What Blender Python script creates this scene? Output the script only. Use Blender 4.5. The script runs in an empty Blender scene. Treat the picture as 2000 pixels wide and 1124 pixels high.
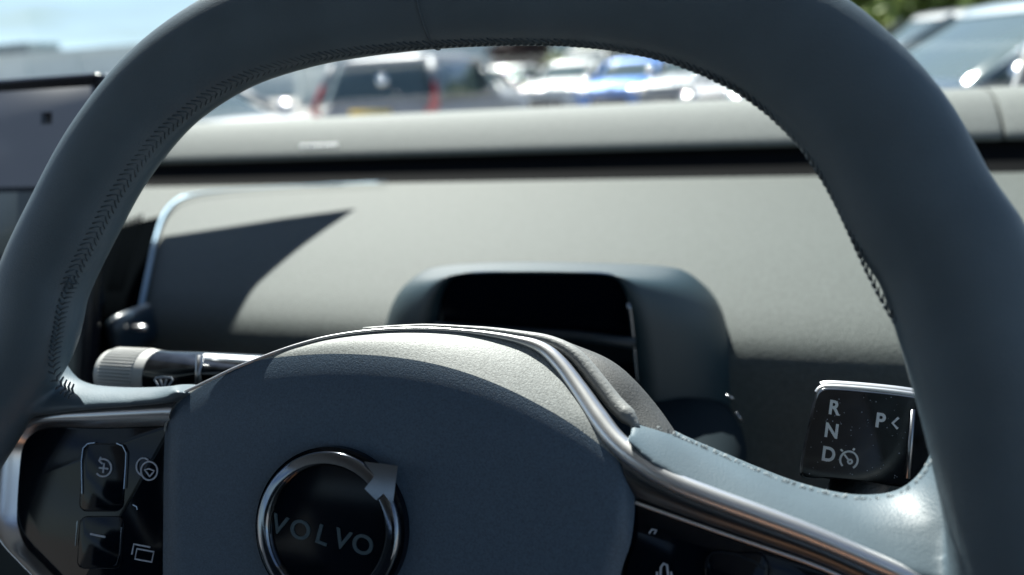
import bpy, bmesh, math, random
import numpy as np
from mathutils import Vector, Matrix, noise
from math import sin, cos, tan, pi, radians, sqrt, atan2
random.seed(7)
SC = bpy.context.scene
COL = SC.collection

# ------------------------------------------------------------------ camera
EYE = Vector((0, 0, 1.32))
FPX = 1570.0
yaw, pitch, roll = radians(18), radians(-15), radians(3.4)
FW = Vector((-sin(yaw)*cos(pitch), cos(yaw)*cos(pitch), sin(pitch)))
R0 = Vector((cos(yaw), sin(yaw), 0)); U0 = R0.cross(FW)
RT = R0*cos(roll) - U0*sin(roll); UP = U0*cos(roll) + R0*sin(roll)
cam = bpy.data.objects.new('camera', bpy.data.cameras.new('camera'))
COL.objects.link(cam); SC.camera = cam
cam.matrix_world = Matrix(((RT.x, UP.x, -FW.x, EYE.x), (RT.y, UP.y, -FW.y, EYE.y), (RT.z, UP.z, -FW.z, EYE.z), (0, 0, 0, 1)))
cam.data.sensor_width = 36; cam.data.lens = FPX/2000*36
cam.data.clip_start = .01; cam.data.clip_end = 3000
cam.data.dof.use_dof = True; cam.data.dof.focus_distance = .285; cam.data.dof.aperture_fstop = 6.2

# ------------------------------------------------------------------ sky, sun, exposure
SAZ, SEL = radians(-31), radians(50)
SUN = Vector((sin(SAZ)*cos(SEL), cos(SAZ)*cos(SEL), sin(SEL)))
w = bpy.data.worlds.new("World"); SC.world = w; w.use_nodes = True
nt = w.node_tree; bg = nt.nodes['Background']; bg.inputs['Strength'].default_value = .05
sky = nt.nodes.new('ShaderNodeTexSky'); sky.sky_type = 'NISHITA'; sky.sun_disc = False
sky.sun_elevation = SEL; sky.sun_rotation = SAZ; sky.air_density = .6; sky.dust_density = .25; sky.ozone_density = 2
tc = nt.nodes.new('ShaderNodeTexCoord'); mp = nt.nodes.new('ShaderNodeMapping'); mp.inputs['Scale'].default_value = (1.2, 1.2, 7)
nz = nt.nodes.new('ShaderNodeTexNoise'); nz.inputs['Scale'].default_value = 2.3; nz.inputs['Detail'].default_value = 7
cr = nt.nodes.new('ShaderNodeValToRGB'); cr.color_ramp.elements[0].position = .36; cr.color_ramp.elements[1].position = .62
mx = nt.nodes.new('ShaderNodeMixRGB'); mx.inputs['Color2'].default_value = (3.6, 4.8, 5.2, 1)
nt.links.new(tc.outputs['Generated'], mp.inputs['Vector']); nt.links.new(mp.outputs[0], nz.inputs['Vector'])
nt.links.new(nz.outputs['Fac'], cr.inputs['Fac'])
sx = nt.nodes.new('ShaderNodeSeparateXYZ'); nt.links.new(tc.outputs['Generated'], sx.inputs[0])   # clouds gather low in the sky
lo = nt.nodes.new('ShaderNodeMapRange'); lo.inputs[1].default_value = .12; lo.inputs[2].default_value = .55; lo.inputs[3].default_value = 1; lo.inputs[4].default_value = .12
nt.links.new(sx.outputs['Z'], lo.inputs[0]); ml = nt.nodes.new('ShaderNodeMath'); ml.operation = 'MULTIPLY'
nt.links.new(cr.outputs['Color'], ml.inputs[0]); nt.links.new(lo.outputs[0], ml.inputs[1]); nt.links.new(ml.outputs[0], mx.inputs['Fac'])
nt.links.new(sky.outputs['Color'], mx.inputs['Color1']); nt.links.new(mx.outputs[0], bg.inputs['Color'])
sl = bpy.data.lights.new('sun', 'SUN'); sl.energy = 5.0; sl.angle = radians(.53); sl.color = (1, .965, .9)
so = bpy.data.objects.new('sun', sl); COL.objects.link(so); so.location = (0, 0, 30)
so.rotation_euler = SUN.to_track_quat('Z', 'Y').to_euler()
SC.view_settings.view_transform = 'Standard'; SC.view_settings.look = 'None'
SC.view_settings.exposure = 1.8; SC.view_settings.gamma = 1
SC.render.engine = 'CYCLES'
SC.cycles.max_bounces = 8; SC.cycles.transparent_max_bounces = 12; SC.cycles.use_denoising = True
SC.cycles.sample_clamp_indirect = 6; SC.cycles.caustics_reflective = False; SC.cycles.caustics_refractive = False

# ------------------------------------------------------------------ pixel <-> world helpers (photo pixels, 2000 wide)
def ray(x, y): return FW + RT*((x-1000)/FPX) - UP*((y-562)/FPX)
WT = radians(22)
WN = Vector((0, -cos(WT), sin(WT))); WU = Vector((1, 0, 0)); WV = WN.cross(WU)
WO = EYE + FW*.26
DW = -(EYE-WO).dot(WN)
def W(x, y, h=0.0):            # point of the wheel's plane (h metres towards the driver) seen at a photo pixel
    r = ray(x, y); return EYE + r*((WO+WN*h-EYE).dot(WN)/r.dot(WN))
def uv(p): q = p-WO; return q.dot(WU), q.dot(WV), q.dot(WN)
def P(u, v, h=0.0): return WO + WU*u + WV*v + WN*h
PROF = [(.98,-.098),(.90,-.100),(.86,-.103),(.777,-.1068),(.74,-.1125),(.66,-.1245),(.58,-.136),(.52,-.148),(.49,-.157),(.472,-.168),(.463,-.185),(.459,-.22),(.46,-.30),(.47,-.45)]
def dash_at(x, y):             # point of the dashboard surface seen at a photo pixel
    r = ray(x, y)
    for (a, b), (c, d) in zip(PROF, PROF[1:]):
        M = np.array([[r.y, -(c-a)], [r.z, -(d-b)]]); t, s = np.linalg.solve(M, [a, b])
        if -1e-6 <= s <= 1.0001: return EYE + r*float(t)
    return EYE + r*.6
def atY(x, y, Y): r = ray(x, y); return EYE + r*(Y/r.y)

# ------------------------------------------------------------------ object helpers
def tag(o, label=None, cat=None, group=None, kind=None):
    if label: o['label'] = label
    if cat: o['category'] = cat
    if group: o['group'] = group
    if kind: o['kind'] = kind
    return o
def empty(name, loc, label=None, cat=None, group=None):
    o = bpy.data.objects.new(name, None); o.empty_display_size = .05; COL.objects.link(o); o.location = loc
    return tag(o, label, cat, group)
def link(name, me, mat, parent=None, smooth=True):
    for m in (mat if isinstance(mat, (list, tuple)) else [mat]): me.materials.append(m)
    if smooth:
        for p in me.polygons: p.use_smooth = True
    o = bpy.data.objects.new(name, me); COL.objects.link(o)
    if parent is not None:
        o.parent = parent; o.matrix_parent_inverse = Matrix.Translation(-Vector(parent_world(parent)))
    return o
def parent_world(p): return Vector(p.location)
class MB:
    def __init__(s): s.v = []; s.f = []
    def add(s, vs, fs):
        n = len(s.v); s.v += [tuple(v) for v in vs]; s.f += [tuple(i+n for i in f) for f in fs]; return s
    def loft(s, rings, closed=True, caps=True, loop=False):
        n = len(rings[0]); m = len(rings); vs = [p for r in rings for p in r]; fs = []
        for i in range(m if loop else m-1):
            a = i*n; b = ((i+1) % m)*n
            for j in range(n if closed else n-1):
                k = (j+1) % n; fs.append((a+j, a+k, b+k, b+j))
        if caps and closed and not loop:
            fs.append(tuple(range(n))[::-1]); fs.append(tuple((m-1)*n+i for i in range(n)))
        return s.add(vs, fs)
    def tube(s, pts, r, seg=10, loop=False, caps=True, flat=1.0, up=None):
        pts = [Vector(p) for p in pts]; m = len(pts)
        rr = r if isinstance(r, (list, tuple)) else [r]*m
        rings = []; prev = Vector(up) if up is not None else None
        for i, p in enumerate(pts):
            a = pts[(i-1) % m] if (loop or i) else p; b = pts[(i+1) % m] if (loop or i < m-1) else p
            t = (b-a).normalized()
            if prev is None: prev = t.orthogonal()
            q = (Vector(up) if up is not None else prev); q = (q - t*q.dot(t)).normalized(); prev = q
            s2 = t.cross(q)
            rings.append([p + q*(cos(2*pi*k/seg)*rr[i]*flat) + s2*(sin(2*pi*k/seg)*rr[i]) for k in range(seg)])
        return s.loft(rings, loop=loop, caps=caps)
    def box(s, c, d, rot=None):
        vs = []
        for x in (-.5, .5):
            for y in (-.5, .5):
                for z in (-.5, .5):
                    v = Vector((x*d[0], y*d[1], z*d[2])); v = rot @ v if rot else v; vs.append(Vector(c)+v)
        return s.add(vs, [(0,1,3,2),(4,6,7,5),(0,4,5,1),(2,3,7,6),(0,2,6,4),(1,5,7,3)])
    def ellip(s, c, d, nu=16, nv=10):
        vs = [Vector((c[0], c[1], c[2]-d[2]))]; fs = []
        for i in range(1, nv):
            a = -pi/2 + pi*i/nv
            for j in range(nu):
                b = 2*pi*j/nu; vs.append(Vector((c[0]+d[0]*cos(a)*cos(b), c[1]+d[1]*cos(a)*sin(b), c[2]+d[2]*sin(a))))
        vs.append(Vector((c[0], c[1], c[2]+d[2]))); L = len(vs)-1
        for j in range(nu):
            k = (j+1) % nu; fs.append((0, 1+k, 1+j)); fs.append((L, L-nu+j, L-nu+k))
            for i in range(nv-2): fs.append((1+i*nu+j, 1+i*nu+k, 1+(i+1)*nu+k, 1+(i+1)*nu+j))
        return s.add(vs, fs)
    def build(s, name, mat, parent=None, smooth=True, bevel=0, bseg=3, auto=None, sub=0):
        me = bpy.data.meshes.new(name); me.from_pydata(s.v, [], s.f)
        bm = bmesh.new(); bm.from_mesh(me); bmesh.ops.recalc_face_normals(bm, faces=bm.faces)
        if bevel:
            es = [e for e in bm.edges if e.is_manifold and e.calc_face_angle(0) > radians(28)]
            bmesh.ops.bevel(bm, geom=es, offset=bevel, segments=bseg, profile=.5, affect='EDGES', clamp_overlap=True)
        bm.to_mesh(me); bm.free()
        o = link(name, me, mat, parent, smooth)
        if auto or bevel:
            me.set_sharp_from_angle(angle=radians(auto or 35))
        if sub:
            m = o.modifiers.new('sub', 'SUBSURF'); m.levels = sub; m.render_levels = sub
        return o
def crom(pts, n=8, loop=False):       # Catmull-Rom through points of any dimension
    P_ = [np.array(p, float) for p in pts]; out = []; m = len(P_)
    for i in range(m if loop else m-1):
        if loop: a, b, c, d = P_[(i-1) % m], P_[i], P_[(i+1) % m], P_[(i+2) % m]
        else: a, b, c, d = P_[max(i-1, 0)], P_[i], P_[i+1], P_[min(i+2, m-1)]
        for k in range(n):
            t = k/n; out.append(.5*((2*b)+(-a+c)*t+(2*a-5*b+4*c-d)*t*t+(-a+3*b-3*c+d)*t**3))
    if not loop: out.append(P_[-1])
    return out
def resample(pts, n):
    A = np.array(pts, float); s = np.r_[0, np.cumsum(np.linalg.norm(np.diff(A, axis=0), axis=1))]
    q = np.linspace(0, s[-1], n); return [np.array([np.interp(x, s, A[:, k]) for k in range(A.shape[1])]) for x in q]
def V3(a): return Vector((float(a[0]), float(a[1]), float(a[2])))

# ------------------------------------------------------------------ materials
def mat(name, col, rough=.5, metal=0, spec=.5, coat=0, bump=0, bscale=400, mottle=0, mscale=60, emit=None, es=0, sheen=0, coatr=.05, speck=0):
    m = bpy.data.materials.new(name); m.use_nodes = True; t = m.node_tree; b = t.nodes['Principled BSDF']
    b.inputs['Base Color'].default_value = (*col, 1); b.inputs['Roughness'].default_value = rough
    b.inputs['Metallic'].default_value = metal; b.inputs['Specular IOR Level'].default_value = spec
    b.inputs['Coat Weight'].default_value = coat; b.inputs['Coat Roughness'].default_value = coatr
    b.inputs['Sheen Weight'].default_value = sheen
    tcn = t.nodes.new('ShaderNodeTexCoord')
    if bump:
        n = t.nodes.new('ShaderNodeTexNoise'); n.inputs['Scale'].default_value = bscale; n.inputs['Detail'].default_value = 3
        bp = t.nodes.new('ShaderNodeBump'); bp.inputs['Strength'].default_value = bump; bp.inputs['Distance'].default_value = .001
        t.links.new(tcn.outputs['Object'], n.inputs['Vector']); t.links.new(n.outputs['Fac'], bp.inputs['Height']); t.links.new(bp.outputs[0], b.inputs['Normal'])
    if mottle:
        n = t.nodes.new('ShaderNodeTexNoise'); n.inputs['Scale'].default_value = mscale; n.inputs['Detail'].default_value = 4
        r = t.nodes.new('ShaderNodeMapRange'); r.inputs[1].default_value = .3; r.inputs[2].default_value = .7
        r.inputs[3].default_value = 1-mottle; r.inputs[4].default_value = 1+mottle
        h = t.nodes.new('ShaderNodeVectorMath'); h.operation = 'SCALE'; h.inputs[0].default_value = col
        t.links.new(tcn.outputs['Object'], n.inputs['Vector']); t.links.new(n.outputs['Fac'], r.inputs[0]); t.links.new(r.outputs[0], h.inputs['Scale'])
        t.links.new(h.outputs[0], b.inputs['Base Color'])
    if emit: b.inputs['Emission Color'].default_value = (*emit, 1); b.inputs['Emission Strength'].default_value = es
    return m
M_leather = mat('leather', (.070, .100, .122), .47, bump=.16, bscale=1500, mottle=.12, mscale=35, spec=.45)
M_thread = mat('thread', (.045, .066, .082), .6)
M_fuzz = mat('pale_thread', (.30, .34, .36), .7)
M_pad = mat('pad_grain', (.058, .095, .140), .5, bump=.16, bscale=1900, mottle=.22, mscale=1400, spec=.5)
M_crown = mat('crown_grain', (.23, .245, .24), .6, bump=.14, bscale=1700, mottle=.32, mscale=1300)
M_ridge = mat('ridge', (.20, .21, .21), .5, bump=.2, bscale=900)
M_metal = mat('satin_metal', (.80, .81, .82), .36, metal=1)
M_bezel = mat('bezel_metal', (.34, .35, .37), .3, metal=1)
M_chrome = mat('chrome', (.72, .75, .78), .06, metal=1)
M_dchrome = mat('dark_chrome', (.20, .22, .25), .09, metal=1)
M_gloss = mat('gloss_black', (.001, .003, .007), .07, spec=.22)
M_glossdust = mat('gloss_black_dusty', (.006, .007, .009), .12, spec=.5, mottle=.8, mscale=220)
M_icon = mat('icon_grey', (.42, .47, .55), .5)
M_iconw = mat('icon_white', (.75, .77, .78), .5)
M_dash = mat('dash_grain', (.066, .077, .074), .7, spec=.2, bump=.6, bscale=700, mottle=.17, mscale=420)
M_fabric = mat('bar_fabric', (.138, .154, .148), .85, bump=.6, bscale=700, mottle=.12, mscale=300)
M_plastic = mat('dark_plastic', (.005, .012, .017), .5, bump=.25, bscale=900)
M_binn = mat('binnacle_plastic', (.009, .026, .034), .45, bump=.2, bscale=1200)
M_knob = mat('knob_grey', (.42, .42, .41), .45)
M_lining = mat('roof_lining', (.38, .40, .42), .9)
M_door = mat('door_plastic', (.06, .075, .085), .6)
M_seat = mat('seat_cloth', (.02, .028, .038), .9, bump=.2, bscale=300)
M_tan = mat('tan_reflector', (.42, .21, .12), .6)
M_screen = mat('screen_glass', (.008, .009, .013), .2, spec=.3)
M_map = mat('screen_map', (.01, .01, .012), .35, spec=.2, emit=(.046, .060, .085), es=.32)
def glass_mat(name, tint, refl):
    m = bpy.data.materials.new(name); m.use_nodes = True; t = m.node_tree; t.nodes.clear()
    o = t.nodes.new('ShaderNodeOutputMaterial'); a = t.nodes.new('ShaderNodeBsdfTransparent'); a.inputs[0].default_value = (*tint, 1)
    g = t.nodes.new('ShaderNodeBsdfGlossy'); g.inputs['Roughness'].default_value = .02
    x = t.nodes.new('ShaderNodeMixShader'); x.inputs[0].default_value = refl
    t.links.new(a.outputs[0], x.inputs[1]); t.links.new(g.outputs[0], x.inputs[2]); t.links.new(x.outputs[0], o.inputs[0]); return m
M_wind = glass_mat('windscreen_glass', (.93, .97, .96), .06)

# ------------------------------------------------------------------ car body round the camera
XL, XR = -1.25, .32
G = EYE.z
body = empty('car_body', (-.5, 0, 0), 'dark cabin of the car the photo is taken in, seen from the driver seat', 'car cabin')
ws = [(1.2, -.07), (1.0, .038), (.8, .146), (.6, .252), (.46, .325), (.36, .37)]
MB().loft([[Vector((x, y+.03*(1-((x+.465)/.8)**2), G+z)) for x in np.linspace(XL+.02+(.10*k/4), XR-.02-(.10*k/4), 11)] for k, (y, z) in enumerate(ws)], closed=False).build('windscreen', M_wind, body)
MB().loft([[Vector((x, y, G+z)) for y, z in ((.35, .372), (-.2, .40), (-.9, .36), (-1.4, .24), (-1.4, .27), (-.9, .39), (-.2, .43), (.35, .40))] for x in (XL+.12, XR-.12)]).build('roof', M_lining, body)
for s, x0 in ((-1, XL), (1, XR)):
    MB().tube([(x0, 1.2, G-.08), (x0-s*.05, .8, G+.145), (x0-s*.12, .36, G+.37), (x0-s*.12, -.3, G+.40)], .028, 10).build('pillar', M_lining, body)
    MB().tube([(x0-s*.12, -.42, G+.38), (x0-s*.0, -.46, G-.25)], .05, 10).build('pillar', M_lining, body)
    MB().box((x0+s*.03, -.1, G-.72), (.08, 2.6, .86)).build('door', M_door, body, bevel=.03)
    MB().box((x0-s*.018, .05, G-.50), (.03, 1.0, .26)).build('door_insert', M_door, body, bevel=.01)
    MB().box((x0+s*.02, .55, G-.285), (.09, .5, .03)).build('window_sill', M_door, body, bevel=.01)
MB().box((-.465, 0, G-1.16), (1.7, 2.8, .04)).build('floor', M_door, body)
MB().box((-.465, -1.42, G-.45), (1.6, .05, 1.3)).build('tailgate', M_door, body)
MB().loft([[Vector((x, y, G+z)) for x in np.linspace(XL-.02, XR+.02, 9)] for y, z in ((1.14, -.105), (1.5, -.19), (2.0, -.27), (2.2, -.42), (2.24, -.7))], closed=False).build('bonnet', mat('own_paint', (.35, .37, .38), .3, coat=.8), body)
MB().box((-.465, 1.12, G-.7), (1.7, .04, 1.1)).build('firewall', M_door, body)
def seat(x, label, name='front_seat'):
    s = empty(name, (x, -.35, G-1.14), label, 'car seat')
    MB().box((x, -.17, G-.70), (.5, .62, .16)).build('cushion', M_seat, s, bevel=.05)
    if x > -.3: MB().box((x+.08, -.15, G-.617), (.18, .46, .02)).build('cushion_reflector', M_tan, s, bevel=.006)  # tan strip added to throw warm reflections into the wheel's metal trim
    rot = Matrix.Rotation(radians(-20), 3, 'X')
    MB().box((x, -.56, G-.36), (.48, .13, .66), rot.inverted()).build('backrest', M_seat, s, bevel=.05)
    MB().box((x, -.70, G+.06), (.26, .09, .17), rot.inverted()).build('headrest', M_seat, s, bevel=.035)
    return s
seat(-.12, 'driver seat with an added tan reflector on its cushion facing the steering wheel')
seat(-.82, 'plain dark grey passenger seat on the left of the cabin')
# mirror added inside the windscreen, outline shaped to cast the dashboard shadow
mr = empty('sun_blocker', (-.6, .75, G+.06), 'added unseen black mirror housing high on the windscreen', 'blocker')
def up_sun(px, py):
    q = dash_at(px, py); y, z = q.y, q.z-G; t = (.566-.54*y-z)/(SUN.z+.54*SUN.y); return q+SUN*t
pl = [up_sun(*p) for p in [(698, 407), (640, 447), (556, 512), (502, 560), (478, 596), (464, 650), (280, 650), (292, 580), (318, 463), (449, 443), (556, 426)]]
pl[6:8] = [p_+Vector((0, -.035, .019)) for p_ in pl[6:8]]
MB().loft([pl, [p-Vector((0, .010, .014)) for p in [sum(pl, Vector())/len(pl)+(q-sum(pl, Vector())/len(pl))*.93 for q in pl]]]).build('slab', M_plastic, mr, bevel=.0015)
MB().tube([(-.56, .79, G+.125), (-.56, .78, G+.145)], .008).build('mount', M_plastic, mr)

# ------------------------------------------------------------------ dashboard
dash = empty('dashboard', (-.465, .7, G-.45), 'grey grained dashboard sunlit behind the steering wheel', 'dashboard')
prof = [(.781, -.113), (.7805, -.1095), (.779, -.1077)]+crom([(.777, -.1068)]+PROF[4:], 5)
M_black = mat('channel_black', (.004, .005, .006), .9, spec=.1)
MB().loft([[Vector((x, y, G+z)) for y, z in ((.7815, -.1125), (.79, -.16), (.81, -.20), (.98, -.20), (1.18, -.11), (1.18, -.075))] for x in np.linspace(XL-.01, XR+.01, 12)], closed=False).build('demister_channel', M_black, dash)
xs = np.linspace(XL-.01, XR+.01, 40)
MB().loft([[Vector((x, y, G+z)) for y, z in prof] for x in xs], closed=False).build('top_panel', M_dash, dash)
MB().loft([[Vector((x, y, G+z)) for y, z in ((.47, -.45), (.60, -.55), (.80, -.62), (1.1, -.65))] for x in (XL, XR)], closed=False).build('lower_panel', M_plastic, dash)
# sound bar along the foot of the windscreen, with an undercut
def barsec(x, s=1.0):
    o = crom([(.95, -.048), (.92, -.0425), (.89, -.0405), (.865, -.0425), (.845, -.048), (.825, -.0585), (.808, -.0705), (.8015, -.0765), (.8005, -.0795), (.802, -.082)], 4)
    o = [*o, np.array((.83, -.083)), np.array((.95, -.083))]
    cy, cz = .875, -.065
    return [Vector((x, cy+(y-cy)*s, G+cz+(z-cz)*s)) for y, z in o]
bar = empty('sound_bar', (-.465, .86, G-.09), 'pale grey fabric sound bar along the foot of the windscreen', 'sound bar')
MB().box((-.465, .885, G-.0865), (XR-XL, .13, .005)).build('base', M_black, bar)
seam = atY(1945, 200, .84).x
MB().loft([barsec(XL), *[barsec(x) for x in np.linspace(XL+.02, seam-.004, 30)], barsec(seam-.0015, .985)]).build('fabric_cover', M_fabric, bar, auto=60)
MB().loft([barsec(seam+.0015, .985), *[barsec(x) for x in np.linspace(seam+.004, XR+.02, 8)]]).build('end_cover', M_fabric, bar, auto=60)
a, b = atY(585, 288, .8), atY(660, 286, .8)
lg = MB()
for k in range(6):
    c = a.lerp(b, (k+.5)/6); lg.box(c+Vector((0, .001, 0)), (.0055, .003, .0055))
lg.build('badge', M_metal, bar, bevel=.0006)
M_vent_shade = mat('vent_shade', (.0015, .002, .0025), 1, spec=0)  # near-black tone painted in for the vent's shade
# air vent at the left end of the driver's panel
vent = empty('air_vent', dash_at(265, 560), 'tall dark air vent with a bright trim line left of the dashboard panel', 'air vent')
UPD = Vector((0, -.25, .97))
tp = [dash_at(*p)+Vector((0, -.004, .004)) for p in crom([(760, 362), (600, 369), (480, 376), (400, 384), (355, 397), (328, 425), (312, 470), (300, 530), (288, 590), (278, 640)], 4)]
M_trimb = mat('trim_line', (.16, .24, .31), .4, metal=.8)
MB().tube(tp, [.0007+.0012*min(1, max(0, (i-8)/10)) for i in range(len(tp))], 8).build('trim_line', M_trimb, vent)
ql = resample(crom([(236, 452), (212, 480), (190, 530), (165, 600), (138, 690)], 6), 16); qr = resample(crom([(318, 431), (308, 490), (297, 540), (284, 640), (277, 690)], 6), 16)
MB().loft([[dash_at(*(a+(b-a)*t))+Vector((0, -.003, .005)) for t in np.linspace(0, 1, 9)] for a, b in zip(ql, qr)], closed=False).build('shade_sheet', M_vent_shade, vent)  # black sheet above the sunlit dash, standing in for shade
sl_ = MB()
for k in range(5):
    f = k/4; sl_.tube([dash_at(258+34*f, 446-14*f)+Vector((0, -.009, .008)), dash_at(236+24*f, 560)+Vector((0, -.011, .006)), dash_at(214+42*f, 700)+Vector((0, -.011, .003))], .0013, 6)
sl_.build('slats', M_vent_shade, vent)
c = atY(234, 655, .435)
kn = MB()
kn.loft([[c+Vector((cos(t)*.0115*s, -.006+k, .026*sgn(sin(t))*abs(sin(t))**.6*s)) for t in np.linspace(0, 2*pi, 20, endpoint=False)] for k, s in ((-.002, .8), (.0, .95), (.006, 1), (.02, 1))] if False else
        [[c+Vector((cos(t)*.0058*s, k, .015*(1 if sin(t) > 0 else -1)*abs(sin(t))**.6*s)) for t in np.linspace(0, 2*pi, 20, endpoint=False)] for k, s in ((-.008, .6), (-.006, .88), (.0, 1), (.03, 1))])
kn.build('tab', mat('tab_gloss', (.02, .035, .05), .3, coat=.2), vent)
MB().tube([atY(262, 641, .44), atY(285, 641, .44)], .0022, 8).build('bright_sliver', M_metal, vent)

# ------------------------------------------------------------------ centre touchscreen
scr = empty('centre_touchscreen', (-.51, .46, G-.15), 'upright centre touchscreen with dim map view left of the wheel', 'touchscreen')
ST = Matrix.Rotation(radians(-17), 3, 'X'); SO = Vector((-.517, .447, G+.016))
def SP(x, y, z): return SO + ST @ Vector((x, y, z))
MB().box(SP(0, .007, -.137), (.185, .014, .275), ST).build('bezel', M_screen, scr, bevel=.005)
MB().box(SP(0, -.0006, -.043), (.179, .0012, .066), ST).build('map_view', M_map, scr)
M_ui = mat('screen_dark_ui', (.01, .015, .018), .2, emit=(.02, .028, .032), es=.25)
MB().box(SP(0, -.0006, -.170), (.168, .0012, .18), ST).build('lower_view', M_ui, scr)
MB().box(SP(.003, -.0015, -.034), (.011, .0008, .013), ST).build('glyph', M_screen, scr, bevel=.0003)
MB().box(SP(.052, -.0015, -.030), (.009, .0008, .008), ST).build('glyph', M_screen, scr, bevel=.0003)
MB().box(SP(0, .05, -.17), (.05, .08, .12)).build('stand', M_plastic, scr, bevel=.005)

# ------------------------------------------------------------------ driver display binnacle
bn = empty('driver_display', (-.14, .46, G-.19), 'rounded hooded driver display unit behind the steering wheel', 'display')
front = [(838, 700), (840, 632), (850, 575), (868, 548), (900, 535), (1000, 531), (1120, 532), (1195, 538), (1222, 560), (1236, 605), (1243, 665), (1248, 720), (1254, 780)]
back = [(748, 712), (768, 625), (786, 572), (815, 538), (860, 521), (980, 513), (1150, 514), (1300, 521), (1352, 538), (1392, 580), (1413, 625), (1428, 700), (1434, 800)]
fr = resample(crom(front, 6), 60); bk = resample(crom(back, 6), 60)
fr3 = [atY(p[0], p[1], .405) for p in fr]; bk3 = [atY(p[0], p[1], .475) for p in bk]
rings = []
for t in np.linspace(0, 1, 10):
    e = 1-(1-t)**2.2
    rings.append([Vector((a.x+(b.x-a.x)*e, a.y+(b.y-a.y)*t, a.z+(b.z-a.z)*e)) for a, b in zip(fr3, bk3)])
rings.append([p+Vector((0, .05, -.0165)) for p in rings[-1]])
cen = Vector((sum(p.x for p in fr3)/60, .405, G-.133))
lip = [p+(cen-p).normalized()*.0022+Vector((0, .0015, 0)) for p in fr3]
inn = [p+(cen-p).normalized()*.003+Vector((0, .006, 0)) for p in fr3]
MB().loft([inn, lip, fr3]+rings[1:], closed=False).build('hood', M_binn, bn)
MB().loft([[p+Vector((0, -.001, 0)) for p in inn], [p+Vector((0, .004, 0)) for p in inn]]).build('display_glass', M_gloss, bn, auto=30)
p1, p2 = atY(985, 655, .402), atY(1240, 690, .402)
MB().tube([atY(850, 640, .402), atY(1000, 650, .402), atY(1130, 658, .402), atY(1240, 672, .402)], .0035, 8).build('lower_lip', M_plastic, bn)
cx = [fr3[k]+Vector((-.0016, -.001, 0)) for k in range(44, 58)]
MB().tube(cx, .0011, 6).build('edge_trim', M_dchrome, bn)
MB().loft([[Vector((-.205, .412+.03*k, G-.160-.004*k)), Vector((-.085, .412+.03*k, G-.160-.004*k)), Vector((-.085, .412+.03*k, G-.40)), Vector((-.205, .412+.03*k, G-.40))] for k in range(3)]).build('base', M_plastic, bn, bevel=.006)
col = empty('column_shroud', (-.13, .38, G-.25), 'dark plastic steering column shroud below the driver display', 'column shroud')
def rsec(xa, xb, za, zb, y, n=32, e=.38):
    return [Vector(((xa+xb)/2+(xb-xa)/2*math.copysign(abs(cos(t))**e, cos(t)), y, G+(za+zb)/2+(za-zb)/2*math.copysign(abs(sin(t))**e, sin(t)))) for t in np.linspace(0, 2*pi, n, endpoint=False)]
MB().loft([rsec(-.215, -.010, -.185, -.32, .455), rsec(-.213, -.006, -.178, -.30, .42), rsec(-.21, -.006, -.178, -.29, .36), rsec(-.205, -.022, -.178, -.28, .31), rsec(-.19, -.06, -.18, -.26, .28)]).build('cover', mat('shroud_plastic', (.004, .010, .014), .8, spec=.12), col)
MB().tube([atY(1418, 772, .37), atY(1432, 779, .37)], .0006, 6).build('bright_sliver', M_bezel, col)  # thin bright rod painting a highlight on the shroud's edge
MB().tube([atY(1438, 806, .37), atY(1450, 824, .37)], .0005, 6).build('bright_sliver', M_bezel, col)  # second painted highlight, lower on the same edge

# ------------------------------------------------------------------ stalks
HS = -.055
st = empty('wiper_stalk', W(300, 725, HS), 'glossy black wiper stalk with ribbed grey end knob, left of the hub', 'stalk')
A = W(222, 729, HS); B = W(318, 729, HS); ax = Vector((1, 0, .0)); R_ = .0118
def ringx(x, r, teeth=False, sq=1.0, hz=1.0, c=None, dz=0):
    c = c or A; o = []; n = 192 if teeth else 192
    for k in range(n):
        t = 2*pi*k/n; rr = r*(1+(.045 if (teeth and (k//2) % 2) else 0))
        cc, ss = cos(t), sin(t)
        o.append(Vector((x, c.y+rr*math.copysign(abs(cc)**sq, cc), c.z+dz+rr*hz*math.copysign(abs(ss)**sq, ss))))
    return o
kx = A.x-.002
MB().loft([ringx(kx, R_*.80), ringx(kx+.001, R_*.92), ringx(kx+.004, R_*.98), ringx(kx+.0045, R_*.98, True), ringx(kx+.022, R_*1.0, True), ringx(kx+.0225, R_), ringx(B.x-.001, R_)]).build('knob', M_knob, st, auto=30)
bx = B.x
bar_ = MB().loft([ringx(bx-.0009, R_*.985), ringx(bx+.006, R_*.98), ringx(bx+.018, R_*.95, sq=.7), ringx(bx+.026, R_*.90, sq=.45), ringx(bx+.06, R_*.88, sq=.3), ringx(bx+.16, R_*.88, sq=.3)])
bar_.build('barrel', M_glossdust, st, auto=40)
MB().tube([W(390, 694, HS+.0115), W(388, 760, HS+.0115)], .0016, 8).build('rib', M_bezel, st)
MB().box(Vector((bx+.085, A.y-.0, A.z+R_*.89)), (.125, .006, .0018)).build('top_trim', M_metal, st, bevel=.001)
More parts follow.
